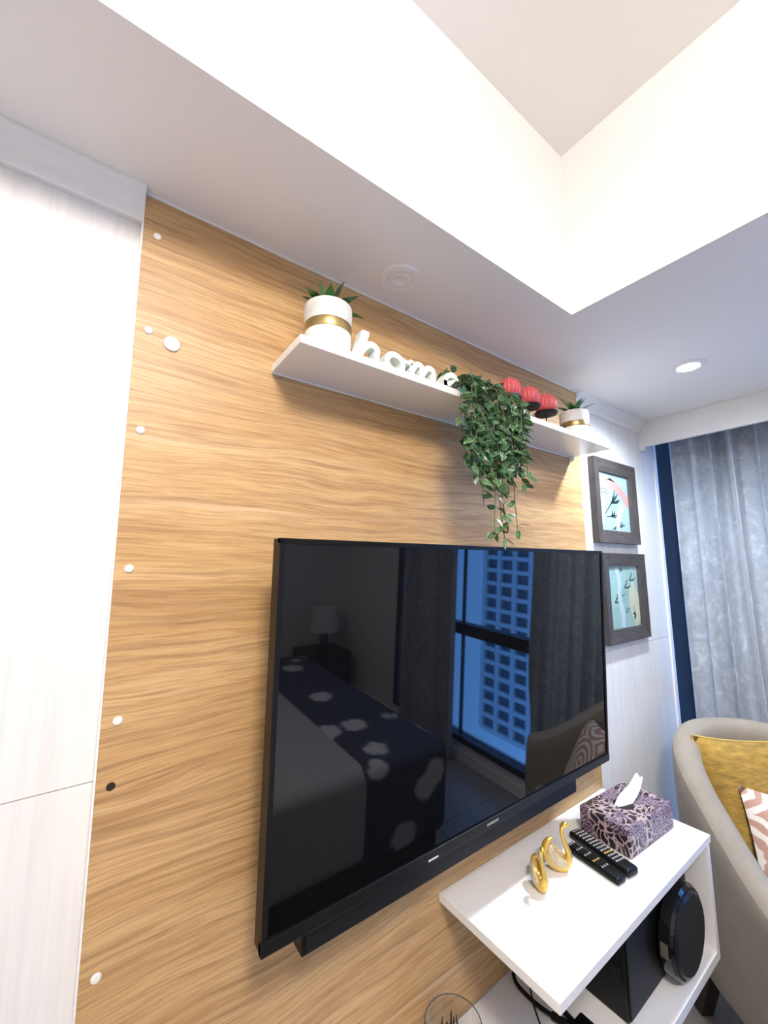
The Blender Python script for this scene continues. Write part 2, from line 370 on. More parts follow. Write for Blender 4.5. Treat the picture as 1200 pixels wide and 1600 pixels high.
# ------------------------------------------------------------------ WOOD PANEL on the TV wall
t = thing('wall_panel', 'tall oak laminate feature panel with horizontal grain behind the television', 'wall panel', (.7325, .01, .5))
def at(o, p): return (p[0]-o.location.x, p[1]-o.location.y, p[2]-o.location.z)
obj('board', box(B(), .032-.7325, 1.433-.7325, -.010, .004, .004, ZC-.003-.5, .0008, 1), 'wood', t)
obj('edge_strip', box(B(), .032-.7325, 1.433-.7325, -.0125, -.0065, ZC-.0036-.5, ZC-.0002-.5), 'edge', t)
obj('edge_strip', box(B(), .0295-.7325, .0322-.7325, -.010, .004, .004, ZC-.001-.5), 'edge', t)
cap_me = None
for x, z in ((.054, 2.074), (.052, 1.897), (.052, 1.722), (.052, 1.498), (.053, 1.274), (.052, .94), (1.424, 1.717)):
    if cap_me is None:
        o = obj('screw_cap', lathe(B(), [(.0065, 0), (.0065, -.0012), (.005, -.0028), (0, -.0034)], seg=16, axis='Y'), 'cap', t, True); cap_me = o.data
    else: o = link_mesh('screw_cap', cap_me, t)
    o.location = at(t, (x, 0, z))
o = obj('cover_disc', lathe(B(), [(.0135, 0), (.0135, -.002), (.012, -.004), (0, -.0045)], seg=24, axis='Y'), 'cap', t, True); o.location = at(t, (.088, 0, 1.884))
o = obj('screw_hole', lathe(B(), [(.0058, 0), (.0058, -.0006), (.0035, -.0006), (.003, -.0002), (0, -.0002)], seg=16, axis='Y'), 'hole', t); o.location = at(t, (.051, 0, 1.184))

# ------------------------------------------------------------------ FLOATING SHELF and what stands on it
ZS0, ZS1 = 1.884, 1.900
t = thing('floating_shelf', 'long white floating shelf across the oak panel above the television', 'shelf', (.82, 0, ZS0))
obj('shelf_board', box(B(), .266-.82, 1.372-.82, -.138, -.0005, 0, ZS1-ZS0, .0008, 1), 'white', t)
obj('edge_strip', box(B(), .268-.82, 1.37-.82, -.0045, -.0005, -.0025, .0002), 'edge', t)
bm = B(); box(bm, 1.352-.82, 1.364-.82, -.016, -.0005, -.014, 0, .002); lathe(bm, [(.006, -.0005), (.006, -.010), (0, -.011)], (1.358-.82, 0, -.012), 14, 'Y')
obj('bracket', bm, 'cap', t, True)

def succulent(label, x, y, s, leaves):
    t = thing('potted_succulent', label, 'potted plant', (x, y, ZS1), group='succulents in banded pots')
    obj('pot', lathe(B(), [(0, 0), (.041*s, 0), (.044*s, .004*s), (.0465*s, .05*s), (.0465*s, .052*s)], seg=40), 'ceram', t, True)
    obj('band', lathe(B(), [(.044*s, .050*s), (.0468*s, .050*s), (.0472*s, .051*s), (.0472*s, .068*s), (.0468*s, .069*s), (.044*s, .069*s)], seg=40), 'brass', t, True)
    obj('pot_collar', lathe(B(), [(.040*s, .067*s), (.0475*s, .069*s), (.048*s, .104*s), (.047*s, .108*s), (.044*s, .110*s), (.042*s, .107*s), (.041*s, .098*s), (0, .098*s)], seg=40), 'cement', t, True)
    obj('soil', lathe(B(), [(.041*s, .0975*s), (.041*s, .100*s), (.02*s, .103*s), (0, .103*s)], seg=24), 'soil', t, True)
    for az, el, ln, wd in leaves:
        bm = B(); rows = []
        a = math.radians(az); e = math.radians(el); n = 7
        d = Vector((math.cos(a)*math.cos(e), math.sin(a)*math.cos(e), math.sin(e))); sd = Vector((-math.sin(a), math.cos(a), 0)); nn = sd.cross(d)
        for i in range(n):
            u = i/(n-1); w = 1.3*wd*(.55 + .9*math.sin(PI*min(u*.9+.05, 1)))*(1-u**3.5) + .0003
            ln2 = ln*1.4; c = Vector((0, 0, .108*s)) + d*(ln2*u) + Vector((0, 0, -.25*ln*u*u*math.cos(e))) + d*.004
            th = .0026*s*(1-u)+.0006
            rows.append([c - sd*w, c - nn*th, c + sd*w, c + nn*th*.3 - nn*0])
        grid(bm, rows, close_v=True, cap=True); obj('leaf', bm, 'succ', t, True)
    return t
succulent('large succulent in a banded white and cement pot at the far left shelf end', .350, -.078, 1.0,
    [(115, 74, .056, .0085), (330, 66, .054, .0095), (20, 55, .05, .008), (200, 20, .046, .0058), (250, 45, .036, .0058), (300, 18, .050, .0056), (10, 30, .052, .0054), (60, 40, .042, .0055), (150, 35, .044, .0056), (275, 75, .03, .006), (345, 10, .052, .005)])
succulent('smaller succulent in a banded pot next to the black candle holder', 1.262, -.078, .93,
    [(120, 60, .054, .008), (330, 55, .054, .008), (200, 22, .05, .005), (250, 48, .04, .0055), (300, 28, .05, .005), (5, 28, .052, .005), (60, 62, .045, .0055), (150, 25, .047, .005), (285, 70, .034, .0055), (225, 12, .045, .005)])

# "home" cut-out word
t = thing('word_sign', 'mint white cut-out lettering spelling home on the floating shelf', 'word sign', (.385, -.108, ZS1))
def letter(nm, strokes, x0):
    bm = B()
    for k, (pts, w) in enumerate(strokes):
        P = sm2([(x0 + a, b) for a, b in pts], 6) if len(pts) > 2 else [(x0+a, b) for a, b in pts]
        ribbon(bm, P, w, -.011 - .0004*k, .011 + .0004*k)
    return obj(nm, bm, 'letter', t)
letter('letter_h', [([(.010, .0), (.028, .064)], .017), ([(.020, .062), (.036, .062)], .010), ([(.016, .018), (.030, .036), (.045, .042), (.056, .034), (.054, .018), (.058, .006), (.072, .007), (.084, .014)], .0135), ([(.0, .005), (.022, .005)], .010)], 0)
letter('letter_o', [([(.035 + .021*math.cos(a), .0225 + .0175*math.sin(a)) for a in [i*2*PI/20 for i in range(21)]], .0125), ([(.052, .034), (.062, .034), (.074, .032)], .008)], .067)
letter('letter_m', [([(.004, .034), (.014, .034), (.010, .0)], .0125), ([(.010, .014), (.022, .034), (.034, .038), (.041, .030), (.038, .0)], .0125), ([(.040, .014), (.053, .034), (.067, .038), (.075, .029), (.073, .010), (.080, .005), (.092, .010)], .0125)], .136)
letter('letter_e', [([(.010, .018), (.034, .022), (.052, .034), (.042, .043), (.024, .038), (.014, .022), (.020, .008), (.036, .004), (.056, .010), (.066, .018)], .0125)], .232)

# trailing artificial plant
PX, PY = .720, -.088
plant = thing('trailing_plant', 'trailing artificial ivy with variegated leaves spilling over the shelf front', 'hanging plant', (PX, PY, ZS1))
obj('pot', lathe(B(), [(0, 0), (.030, 0), (.038, .035), (.036, .037), (.032, .03), (0, .03)], seg=24), 'matblack', plant, True)
leaf_mes = []
for k in range(3):
    bm = B(); rows = []; n = 7; L = 1.0; wd = (.31, .34, .27)[k]; curl = (.10, .2, .05)[k]
    for i in range(n):
        u = i/(n-1); w = wd*(math.sin(PI*u**.75))*(1-.15*u) + .002
        z = -curl*u*u
        rows.append([(-w, u*L, z+.10*w*4*.35), (-w*.5, u*L, z+.02), (0, u*L, z), (w*.5, u*L, z+.02), (w, u*L, z+.10*w*4*.35)])
    grid(bm, [[Vector(p)*.034 for p in r] for r in rows])
    me = bpy.data.meshes.new('ivy_leaf'); bm.to_mesh(me); bm.free(); me.materials.append(MT['leaf']); me.polygons.foreach_set('use_smooth', [True]*len(me.polygons)); leaf_mes.append(me)
def add_leaf(p, d, s):
    o = link_mesh('leaf', random.choice(leaf_mes), plant); d = d.normalized()
    q = d.to_track_quat('Y', 'Z'); o.rotation_mode = 'QUATERNION'
    from mathutils import Quaternion
    o.rotation_quaternion = q @ Quaternion((0, 1, 0), random.uniform(-.9, .9)); o.location = p - plant.location; o.scale = (s, s, s)
nleaf = 0
stems = []
R = random.Random(11)
# (x at shelf edge, x lower, z end)
specs = [(.668, .672, 1.775), (.69, .690, 1.70), (.70, .705, 1.76), (.715, .735, 1.80), (.73, .715, 1.69), (.745, .755, 1.70), (.76, .742, 1.66), (.775, .79, 1.74), (.79, .775, 1.562), (.77, .80, 1.60), (.80, .81, 1.69), (.80, .728, 1.575), (.825, .825, 1.585),
         (.84, .86, 1.70), (.85, .85, 1.77), (.865, .885, 1.72), (.88, .895, 1.79), (.70, .80, 1.72), (.80, .70, 1.74)]
for xs, xe, ze in sorted(specs, key=lambda q: q[2] > 1.62):
    xs -= .018; xe -= .018
    ys = R.uniform(-.168, -.146)
    xm = (xs+PX)/2
    P = [(PX + (xs-PX)*.3, PY, ZS1+.03), (xm, -.115, ZS1+.042+R.uniform(0, .015)), (xs, ys+.004, ZS1+.018), (xs+R.uniform(-.01, .01), ys-.004, ZS1-.04)]
    L = (ZS1-.04) - ze; k = max(2, int(L/.06))
    for i in range(1, k+1):
        u = i/k; P.append((xs + (xe-xs)*u + R.uniform(-.010, .010), ys + R.uniform(-.008, .006), ZS1-.04 - L*u))
    path = smooth_path(P, 4)
    bm = B(); sweep(bm, [p - plant.location for p in path], .0011, 5); obj('stem', bm, 'stem', plant, True)
    acc = 0
    tail = ze < 1.62
    for i in range(2, len(path)):
        acc += (path[i]-path[i-1]).length
        step = (.030 if tail else .0155) if path[i].z > 1.73 else .0085
        if acc > step and nleaf < 258:
            acc = 0; side = 1 if R.random() < .5 else -1
            d = Vector((side*R.uniform(.35, 1.0), R.uniform(-1.0, .15), R.uniform(-.9, .25)))
            add_leaf(path[i], d, R.uniform(.68, 1.0) if path[i].z > 1.7 else R.uniform(.75, 1.0)); nleaf += 1
    if nleaf < 272: add_leaf(path[-1], Vector((R.uniform(-.3, .3), -.2, -1)), .75); nleaf += 1
while nleaf < 298:                           # crown of leaves on the shelf
    p = Vector((R.uniform(.645, .84), R.uniform(-.14, -.05), ZS1 + R.uniform(.02, .065)))
    add_leaf(p, Vector((R.uniform(-1, 1), R.uniform(-1, .3), R.uniform(-.3, .7))), R.uniform(.7, 1.0)); nleaf += 1

# the inner foliage, too crowded to pick apart
bm = B()
for i in range(560):
    z = ZS1 + .05 - .235*R.random()**.85; f = (ZS1+.05-z)/.235
    x = R.uniform(.648 + .01*f, .895 - .055*f); y = R.uniform(-.165, -.145) if z < ZS1+.012 else R.uniform(-.15, -.05)
    d = Vector((R.uniform(-1, 1), R.uniform(-.8, .1), R.uniform(-1, .3))).normalized(); sd = d.cross(Vector((R.uniform(-.4, .4), -1, R.uniform(-.4, .4)))).normalized(); nn = sd.cross(d); p = Vector((x, y, z)) - plant.location
    ln = R.uniform(.017, .027); rows = []
    for k in range(6):
        u = k/5; w = ln*.31*math.sin(PI*u**.75) + .0003; c = p + d*(ln*u) - nn*(.12*ln*u*u)
        rows.append([c - sd*w + nn*w*.3, c, c + sd*w + nn*w*.3])
    grid(bm, rows)
o = obj('inner_foliage', bm, 'leafin', plant, True); o['kind'] = 'stuff'

# candle holder with three ball candles
CX = [.922, 1.012, 1.101]; CY = -.078; PZ = .062
t = thing('candle_holder', 'black wrought iron three-plate candle holder with scrolled ends on the shelf', 'candle holder', (1.011, CY, ZS1))
for i, cx in enumerate(CX):
    p = obj('plate', lathe(B(), [(0, PZ), (.029, PZ), (.031, PZ+.003), (.034, PZ+.004), (.031, PZ-.002), (.010, PZ-.005), (0, PZ-.005)], (cx-1.011, 0, 0), 28), 'matblack', t, True)
    obj('stalk', sweep(B(), [(cx-1.011, 0, .004), (cx-1.011, 0, PZ-.004)], .0018, 8), 'matblack', p)
obj('rail', sweep(B(), smooth_path([(-.15, 0, .012), (-.09, 0, .006), (0, 0, .012), (.09, 0, .006), (.15, 0, .014)], 6), .0022, 8), 'matblack', t, True)
for s in (-1, 1):
    c = [(s*.10, .0, .007), (s*.13, -.002, .020), (s*.158, -.004, .034), (s*.172, -.004, .044), (s*.182, -.004, .040), (s*.182, -.004, .029), (s*.173, -.004, .026), (s*.168, -.004, .033)]
    obj('scroll', sweep(B(), smooth_path(c, 5), .0021, 8), 'matblack', t, True)
    obj('foot', sweep(B(), smooth_path([(s*.07, 0, .009), (s*.085, -.02, .014), (s*.09, -.034, .002), (s*.095, -.04, .004)], 5), .002, 8), 'matblack', t, True)
    obj('foot', sweep(B(), smooth_path([(s*.07, 0, .009), (s*.085, .02, .014), (s*.09, .034, .002), (s*.095, .04, .004)], 5), .002, 8), 'matblack', t, True)
lab = ['leftmost ribbed red ball candle half hidden by the ivy', 'middle ribbed red ball candle on the black iron holder', 'rightmost ribbed red ball candle nearest the small succulent']
for i, cx in enumerate(CX):
    r = .0325; cz = PZ + r*.93 + .0008
    t = thing('ball_candle', lab[i], 'candle', (cx, CY, ZS1), group='red ball candles')
    rows = []; nu, nv = 14, 88
    for a in range(nu+1):
        th = PI*a/nu
        rows.append([(max(r*math.sin(th), 1e-5)*(1+.028*math.cos(22*2*PI*b/nv))*math.cos(2*PI*b/nv), max(r*math.sin(th), 1e-5)*(1+.028*math.cos(22*2*PI*b/nv))*math.sin(2*PI*b/nv), cz + max(r*math.cos(th), -r*.93)) for b in range(nv)])
    bm = B(); grid(bm, rows, close_v=True); bmesh.ops.remove_doubles(bm, verts=bm.verts[:], dist=3e-5); obj('wax', bm, 'red', t, True)
    obj('wick', sweep(B(), [(0, 0, cz+r-.001), (.0008, 0, cz+r+.005), (.003, 0, cz+r+.010)], .0008, 6), 'wick', t)

# ------------------------------------------------------------------ TELEVISION (leans forward a little)
TW, TH = 1.018, .600
tilt = math.atan2(.0245, .600)
tv = thing('television', 'large flat black wall-mounted television with glossy reflecting screen', 'television', (.750, -.115, .946))
piv = bpy.data.objects.new  # (parts are built tilted)
def tvp(x, y, z):            # local TV frame: x right, y back, z up -> tilted about the bottom edge
    return (x, y*math.cos(tilt) - z*math.sin(tilt), z*math.cos(tilt) + y*math.sin(tilt))
def tvbox(nm, x0, x1, y0, y1, z0, z1, m, bev=0, parent=None):
    bm = box(B(), x0, x1, y0, y1, z0, z1, bev)
    for v in bm.verts: v.co = Vector(tvp(*v.co))
    return obj(nm, bm, m, parent or tv)
hw = TW/2
tvbox('cabinet', -hw+.001, hw-.001, .008, .030, .001, TH-.001, 'black')
for nm, a in (('bezel', (-hw, hw, 0, .010, TH-.009, TH)), ('bezel', (-hw, -hw+.009, 0, .010, .0, TH)), ('bezel', (hw-.009, hw, 0, .010, 0, TH)), ('lower_bezel', (-hw, hw, -.001, .010, 0, .020))):
    tvbox(nm, *a, 'black', .001)
tvbox('screen', -hw+.009, hw-.009, .003, .009, .020, TH-.009, 'screen')
tvbox('rear_housing', -.40, .40, .030, .060, .05, .36, 'black', .004)
obj('wall_mount', box(B(), -.20, .20, .030, .1145, .15, .45, .003), 'black', tv)
# maker's name on the lower bezel
cu = bpy.data.curves.new('tv_text', 'FONT'); cu.body = 'SAMSUNG'; cu.size = .0066; cu.align_x = 'CENTER'; cu.align_y = 'CENTER'; cu.extrude = .0002; cu.space_character = 1.1
to = bpy.data.objects.new('tmp', cu); COL.objects.link(to); bpy.context.view_layer.update()
me = bpy.data.meshes.new_from_object(to.evaluated_get(bpy.context.evaluated_depsgraph_get())); bpy.data.objects.remove(to)
for v in me.vertices: v.co = Vector(tvp(v.co.x*1.15 - .005, -.0014 - v.co.z, .0105 + v.co.y))
me.materials.clear(); me.materials.append(MT['logo_glint']); link_mesh('lettering', me, tv)
bm = box(B(), -.19, -.165, -.0016, -.0008, .004, .007)  # small reflection on the bezel, drawn as a pale strip
for v in bm.verts: v.co = Vector(tvp(*v.co))
obj('bezel_glint', bm, 'logo_glint', tv)

t = thing('soundbar', 'slim black soundbar mounted on the panel under the television', 'soundbar', (.7175, -.0005, .895))
obj('case', box(B(), -.402, .402, -.092, 0, 0, .048, .003), 'black', t); obj('grille', box(B(), -.395, .395, -.0935, -.092, .004, .044), 'matblack', t)

# ------------------------------------------------------------------ CONSOLE SHELF UNIT
ZT = .777; ZL = .503
t = thing('wall_console', 'white open wall console with deep top board and side panel under the television', 'console shelf', (1.05, 0, .48))
def cb(nm, x0, x1, y0, y1, z0, z1, m='white'): return obj(nm, box(B(), x0-1.05, x1-1.05, y0, y1, z0-.48, z1-.48, .0008, 1), m, t)
cb('top_board', .692, 1.424, -.290, -.0005, ZT-.018, ZT); cb('side_panel', 1.405, 1.4235, -.286, -.0005, .480, ZT-.018); cb('lower_board', .25, 1.405, -.286, -.0005, .480, ZL)

# swans
def swan(label, loc, rz, s, side):
    t = thing('swan_figurine', label, 'figurine', loc, rz, 'gold swan figurines')
    # body: tear-drop, length along local x (head +x), tail swept up at -x
    bp = smooth_path([(.024, 0, .020), (.016, 0, .014), (.004, 0, .0145), (-.009, 0, .019), (-.019, 0, .032), (-.021, 0, .048), (-.014, 0, .060), (-.006, 0, .064)], 4)
    br = lerp_list([.006, .0125, .0145, .0135, .0105, .0085, .0060, .0015], 4)
    bm = B(); sweep(bm, [p*s for p in bp], [r*s for r in br], 16); obj('body', bm, 'gold', t, True)
    npth = smooth_path([(.008, 0, .014), (.021, 0, .022), (.026, 0, .036), (.021, 0, .054), (.0145, 0, .072), (.0145, 0, .088), (.021, 0, .096), (.027, 0, .0945)], 5)
    nr = lerp_list([.012, .0105, .0075, .0050, .0040, .0042, .0056, .0036], 5)
    bm = B(); sweep(bm, [p*s for p in npth], [r*s for r in nr], 12); nk = obj('neck', bm, 'gold', t, True)
    obj('beak', sweep(B(), [Vector(p)*s for p in ((.025, 0, .0955), (.031, 0, .0935), (.037, 0, .090))], [.003*s, .002*s, .0004*s], 8), 'gold', nk, True)
    for sg in (-1, 1):
        wp = smooth_path([(.020, sg*.011, .022), (.010, sg*.0145, .024), (-.003, sg*.0145, .030), (-.011, sg*.011, .042), (-.010, sg*.007, .054)], 4)
        wr = [( .0045*s*k, .0115*s*k) for k in lerp_list([.35, 1.0, 1.15, .8, .12], 4)]
        bm = B(); sweep(bm, [p*s for p in wp], wr, 10, flat=(0, 1, 0)); obj('wing', bm, 'glitter', t, True)
    return t
swan('gold swan figurine with upright neck turned toward the room, closer to the table edge', (.886, -.125, ZT), math.radians(-118), .95, 1)
swan('taller gold swan figurine seen in profile, closer to the remotes', (.968, -.118, ZT), math.radians(-50), 1.08, 1)

# remotes
def remote(label, loc, rz, L, Wd, H, rows, cols):
    t = thing('remote_control', label, 'remote control', loc, rz, 'black remote controls')
    obj('case', box(B(), -Wd/2, Wd/2, -L/2, L/2, 0, H, H*.38, 3), 'black', t, True)
    bm = B(); by = B(); n = 0
    for r in range(rows):
        for c in range(cols):
            x = (c-(cols-1)/2)*Wd*.78/cols; y = L*.44 - r*L*.80/rows
            box(by if (r == int(rows*.72)) else bm, x-Wd*.055, x+Wd*.055, y-.0022, y+.0022, H-.0003, H+.0012)
    obj('buttons', bm, 'button', t)['kind'] = 'stuff'
    obj('coloured_buttons', by, 'ybutton', t)['kind'] = 'stuff'
    return t
remote('longer black remote control with many pale buttons beside the tissue box', (1.107, -.156, ZT), math.radians(-10), .166, .040, .018, 13, 4)
remote('shorter black remote control lying nearer the swans', (1.056, -.163, ZT), math.radians(-7), .140, .033, .015, 5, 3)

# tissue box
t = thing('tissue_box', 'purple animal-print tissue box with a white tissue pulled up', 'tissue box', (1.268, -.148, ZT), math.radians(-3))
obj('carton', box(B(), -.117, .117, -.067, .067, 0, .067, .004, 2), 'leopard', t)
obj('slot', lathe(B(), [(0, .0672), (.024, .0672), (.026, .0676), (.0, .0676)], (-.012, 0, 0), 24), 'matblack', t)
bm = B(); rows = []
for i in range(13):
    u = i/12; c = Vector((-.050 + .135*u + .006*math.sin(5*u), .004*math.sin(6*u), .062 + .056*u**1.05)); w = .017 + .013*math.sin(PI*u)*(1-.5*u) - .007*u
    row = []
    for k in range(13):
        a = (k/12-.5)*2
        row.append(c + Vector((.55*w*a + .003*math.sin(6*a+u*4), -.45*w*a + .006*math.cos(a*3.0+2*u), -.30*w*a + .005*math.sin(a*4.2+3*u))))
    rows.append(row)
grid(bm, rows); o = obj('tissue', bm, 'tissue', t, True); md = o.modifiers.new('th', 'SOLIDIFY'); md.thickness = .0012; subsurf(o, 1)

# black equipment inside the console
t = thing('subwoofer_box', 'large matte black box-shaped device standing inside the white console', 'speaker', (1.14, -.135, ZL))
obj('case', box(B(), -.105, .098, -.095, .10, 0, .185, .004), 'black', t)
obj('front_panel', box(B(), -.100, .095, -.099, -.095, .006, .178, .002), 'matblack', t)
obj('side_handle', box(B(), -.1075, -.105, -.085, -.060, .07, .105, .001), 'charcoal', t)
obj('top_slab', box(B(), -.100, .095, -.092, .095, .185, .192, .002), 'darkblue', t)  # thin dark blue slab on top of the case
t = thing('round_device', 'round black glossy disc-shaped device leaning inside the console', 'device', (1.268, -.262, ZL))
for nm, r, y0, y1, m, zz, xx in (('disc', .088, -.021, -.010, 'charcoal', .1012, 0), ('rim', .100, -.014, .019, 'gloss', .1012, 0), ('rear_disc', .074, .030, .062, 'black', .150, .055)):
    obj(nm, lathe(B(), [(0, y0), (r-.006, y0), (r, y0+.006), (r, y1-.004), (r-.004, y1), (0, y1)], (xx, 0, zz), 48, 'Y'), m, t, True)
obj('silver_badge', box(B(), -.1035, -.0985, -.004, .012, .085, .115, .001), 'badge', t)
obj('stand', box(B(), -.015, .125, .030, .062, 0, .090, .006), 'black', t)
t = thing('set_top_box', 'small flat black box on the lower shelf below the table corner', 'device', (.893, -.225, ZL))
obj('case', box(B(), -.055, .055, -.055, .055, 0, .034, .005), 'black', t, True); obj('front_strip', box(B(), -.045, .045, -.0565, -.055, .01, .024), 'gloss', t)
cab = [('thick black cable running from the wall to the small black box', 'power_cable', [(.945, -.004, .56), (.928, -.012, .53), (.908, -.030, .512), (.905, -.085, .510), (.915, -.140, .512), (.918, -.167, .518)], .0045),
       ('black cable with a plug behind the small black box', 'plug_cable', [(.985, -.010, .55), (.972, -.040, .512), (.952, -.090, .509), (.938, -.140, .512), (.930, -.168, .518)], .0035),
       ('thin black wire hanging down below the white table', 'thin_wire', [(.962, -.012, .60), (.945, -.035, .54), (.905, -.080, .507), (.872, -.125, .506), (.850, -.155, .506), (.836, -.20, .508)], .0018)]
for lb, nm, pts, r in cab:
    t = thing(nm, lb, 'cable', (0, 0, 0)); P = smooth_path(pts, 6)
    obj('cord', sweep(B(), P, r, 8), 'black', t, True)
    if r > .002: obj('connector', sweep(B(), [P[-9], P[-1]], r*1.7, 8), 'black', t, True)
# glass with twigs
t = thing('glass_tumbler', 'clear round glass holding dark brown twigs at the bottom edge', 'glass', (.655, -.075, ZL))
obj('bowl', lathe(B(), [(0, 0), (.040, 0), (.047, .008), (.056, .098), (.0572, .100), (.0545, .098), (.0455, .012), (0, .008)], seg=44), 'clear', t, True)
bm = B(); sweep(bm, [(.0562*math.cos(a*PI/24), .0562*math.sin(a*PI/24), .1005) for a in range(49)], .0011, 6); obj('rim', bm, 'rimglass', t, True)
tw = thing('twig_bundle', 'bundle of dark brown pointed twigs standing in the clear glass', 'twigs', (.650, -.070, ZL+.009))
for i in range(9):
    a = i*2.4; r0 = .012; r1 = .028
    obj('twig', sweep(B(), smooth_path([(r0*math.cos(a), r0*math.sin(a), 0), (.5*(r0+r1)*math.cos(a+.3), .5*(r0+r1)*math.sin(a+.3), .05), (r1*math.cos(a+.2)*.5, r1*math.sin(a+.2)*.5, .092 + .012*math.sin(i*1.7))], 4), lerp_list([.003, .0042, .0008], 4), 6), 'brownstick', tw, True)

# ------------------------------------------------------------------ PICTURES
def picture(label, x0, x1, z0, z1, art):
    cx, cz = (x0+x1)/2, (z0+z1)/2; t = thing('picture_frame', label, 'picture', (cx, .015, z0), group='framed prints beside the curtain')
    w, h = (x1-x0)/2, z1-z0; fwid = .049; D = .024
    def bar(pts, m):               # mitred bar with sloped face: outer edge proud, inner edge lower
        (ax, az), (bx, bz), (ix, iz), (jx, jz) = pts
        bm = B(); vs = [(ax, 0, az), (bx, 0, bz), (ix, 0, iz), (jx, 0, jz), (ax, -D, az), (bx, -D, bz), (ix, -D*.66, iz), (jx, -D*.66, jz)]
        v = [bm.verts.new(p) for p in vs]
        for f in ((0, 1, 2, 3), (4, 5, 6, 7), (0, 1, 5, 4), (1, 2, 6, 5), (2, 3, 7, 6), (3, 0, 4, 7)): bm.faces.new([v[i] for i in f])
        obj('frame_bar', bm, m, t)
    bar([(-w, 0), (w, 0), (w-fwid, fwid), (-w+fwid, fwid)], 'framev'); bar([(-w, h), (w, h), (w-fwid, h-fwid), (-w+fwid, h-fwid)], 'framev')
    bar([(-w, 0), (-w, h), (-w+fwid, h-fwid), (-w+fwid, fwid)], 'frame'); bar([(w, 0), (w, h), (w-fwid, h-fwid), (w-fwid, fwid)], 'frame')
    aw, ah = w-fwid+.002, h-2*fwid+.004; zb = fwid-.002
    pr = obj('print', box(B(), -aw, aw, -.008, 0, zb, zb+ah), 'printa' if art == 'a' else 'printb', t)
    def P(u, v): return (-aw + 2*aw*u, zb + ah*v)
    def stroke(pts, wid, m, n=5, lift=0):
        Q = [P(*p) for p in pts]; Q = sm2(Q, n) if len(Q) > 2 else Q
        bm = B(); ribbon(bm, Q, [wid*(.35+.65*math.sin(PI*(i+.5)/len(Q))) for i in range(len(Q))] if m == 'ink' else wid, -.0086-lift, -.0078); obj('ink_stroke' if m == 'ink' else 'painted_shape', bm, m, pr)
    if art == 'a':
        stroke([(.55, .02), (.60, .20), (.70, .38), (.80, .45)], .03, 'paleblue', lift=.00005); stroke([(.04, .10), (.08, .35), (.12, .62)], .045, 'paleblue', lift=.00005)
        stroke([(.06, .79), (.30, .82), (.55, .79), (.76, .70), (.90, .58), (.97, .48)], .036, 'pink'); stroke([(.58, .745), (.76, .66), (.90, .55)], .022, 'pink', lift=.0001)
        stroke([(.10, .22), (.26, .36), (.42, .50), (.56, .62)], .005, 'ink')
        for a, b in (((.42, .50), (.52, .72)), ((.42, .50), (.62, .66)), ((.44, .50), (.68, .56)), ((.36, .45), (.46, .62)), ((.40, .48), (.64, .52))): stroke([a, ((a[0]+b[0])/2+.03, (a[1]+b[1])/2), b], .008, 'ink')
        stroke([(.20, .24), (.36, .25), (.52, .24)], .004, 'ink')
        for b in ((.40, .36), (.50, .35), (.55, .29)): stroke([(.36, .25), ((.36+b[0])/2+.03, (.25+b[1])/2), b], .007, 'ink')
        for k in range(3): stroke([(.38+.07*k, .03), (.52+.07*k, .09), (.70+.05*k, .17-.02*k)], .006, 'ink')
        stroke([(.30, .88), (.42, .885), (.56, .86)], .005, 'ink'); stroke([(.36, .92), (.46, .89), (.56, .86)], .006, 'ink')
        for a, b in ((.12, .70), (.20, .71), (.12, .64), (.20, .65), (.26, .64), (.26, .69), (.70, .40), (.66, .38)): stroke([(a-.02, b), (a+.02, b+.006)], .004, 'ink')
    else:
        stroke([(.30, .98), (.36, .75), (.34, .5), (.42, .2), (.40, .02)], .03, 'paleblue', lift=.00005); stroke([(.93, .05), (.80, .30), (.80, .52), (.90, .62)], .065, 'cream'); stroke([(.97, .1), (.93, .3), (.95, .5)], .05, 'cream', lift=.0001)
        for ox, oz in ((.18, .42), (.52, .64), (.70, .76)):
            stroke([(ox, oz), (ox+.07, oz+.06), (ox+.10, oz+.13)], .006, 'ink'); stroke([(ox, oz), (ox+.12, oz), (ox+.22, oz+.03)], .006, 'ink')
        stroke([(.22, .47), (.38, .50), (.54, .54)], .003, 'ink')
        for k in range(7): stroke([(.36+.05*(k % 3), .94-.03*(k//3)), (.39+.05*(k % 3), .955-.03*(k//3))], .006, 'ink')
        for k in range(8): stroke([(.52+.05*(k % 3), .30-.03*(k//3)), (.545+.05*(k % 3), .308-.03*(k//3))], .004, 'ink')
        stroke([(.90, .06), (.84, .20), (.78, .34)], .004, 'ink')
        for b in ((.90, .25), (.76, .22), (.92, .16), (.78, .13)): stroke([(.85, .18), b], .012, 'ink')
        for k in range(4): stroke([(.04+.06*k, .92-.02*k), (.09+.06*k, .86), (.07+.06*k, .80)], .008, 'printa', lift=.0001)
    obj('glass', box(B(), -aw, aw, -.0125, -.0110, zb, zb+ah), 'glassp', t)
picture('upper dark-framed pale blue print with salmon arc and twig drawing', 1.514, 1.858, 1.588, 1.916, 'a')
picture('lower dark-framed mint green print with angular leaf strokes beside the television', 1.536, 1.880, 1.216, 1.549, 'b')

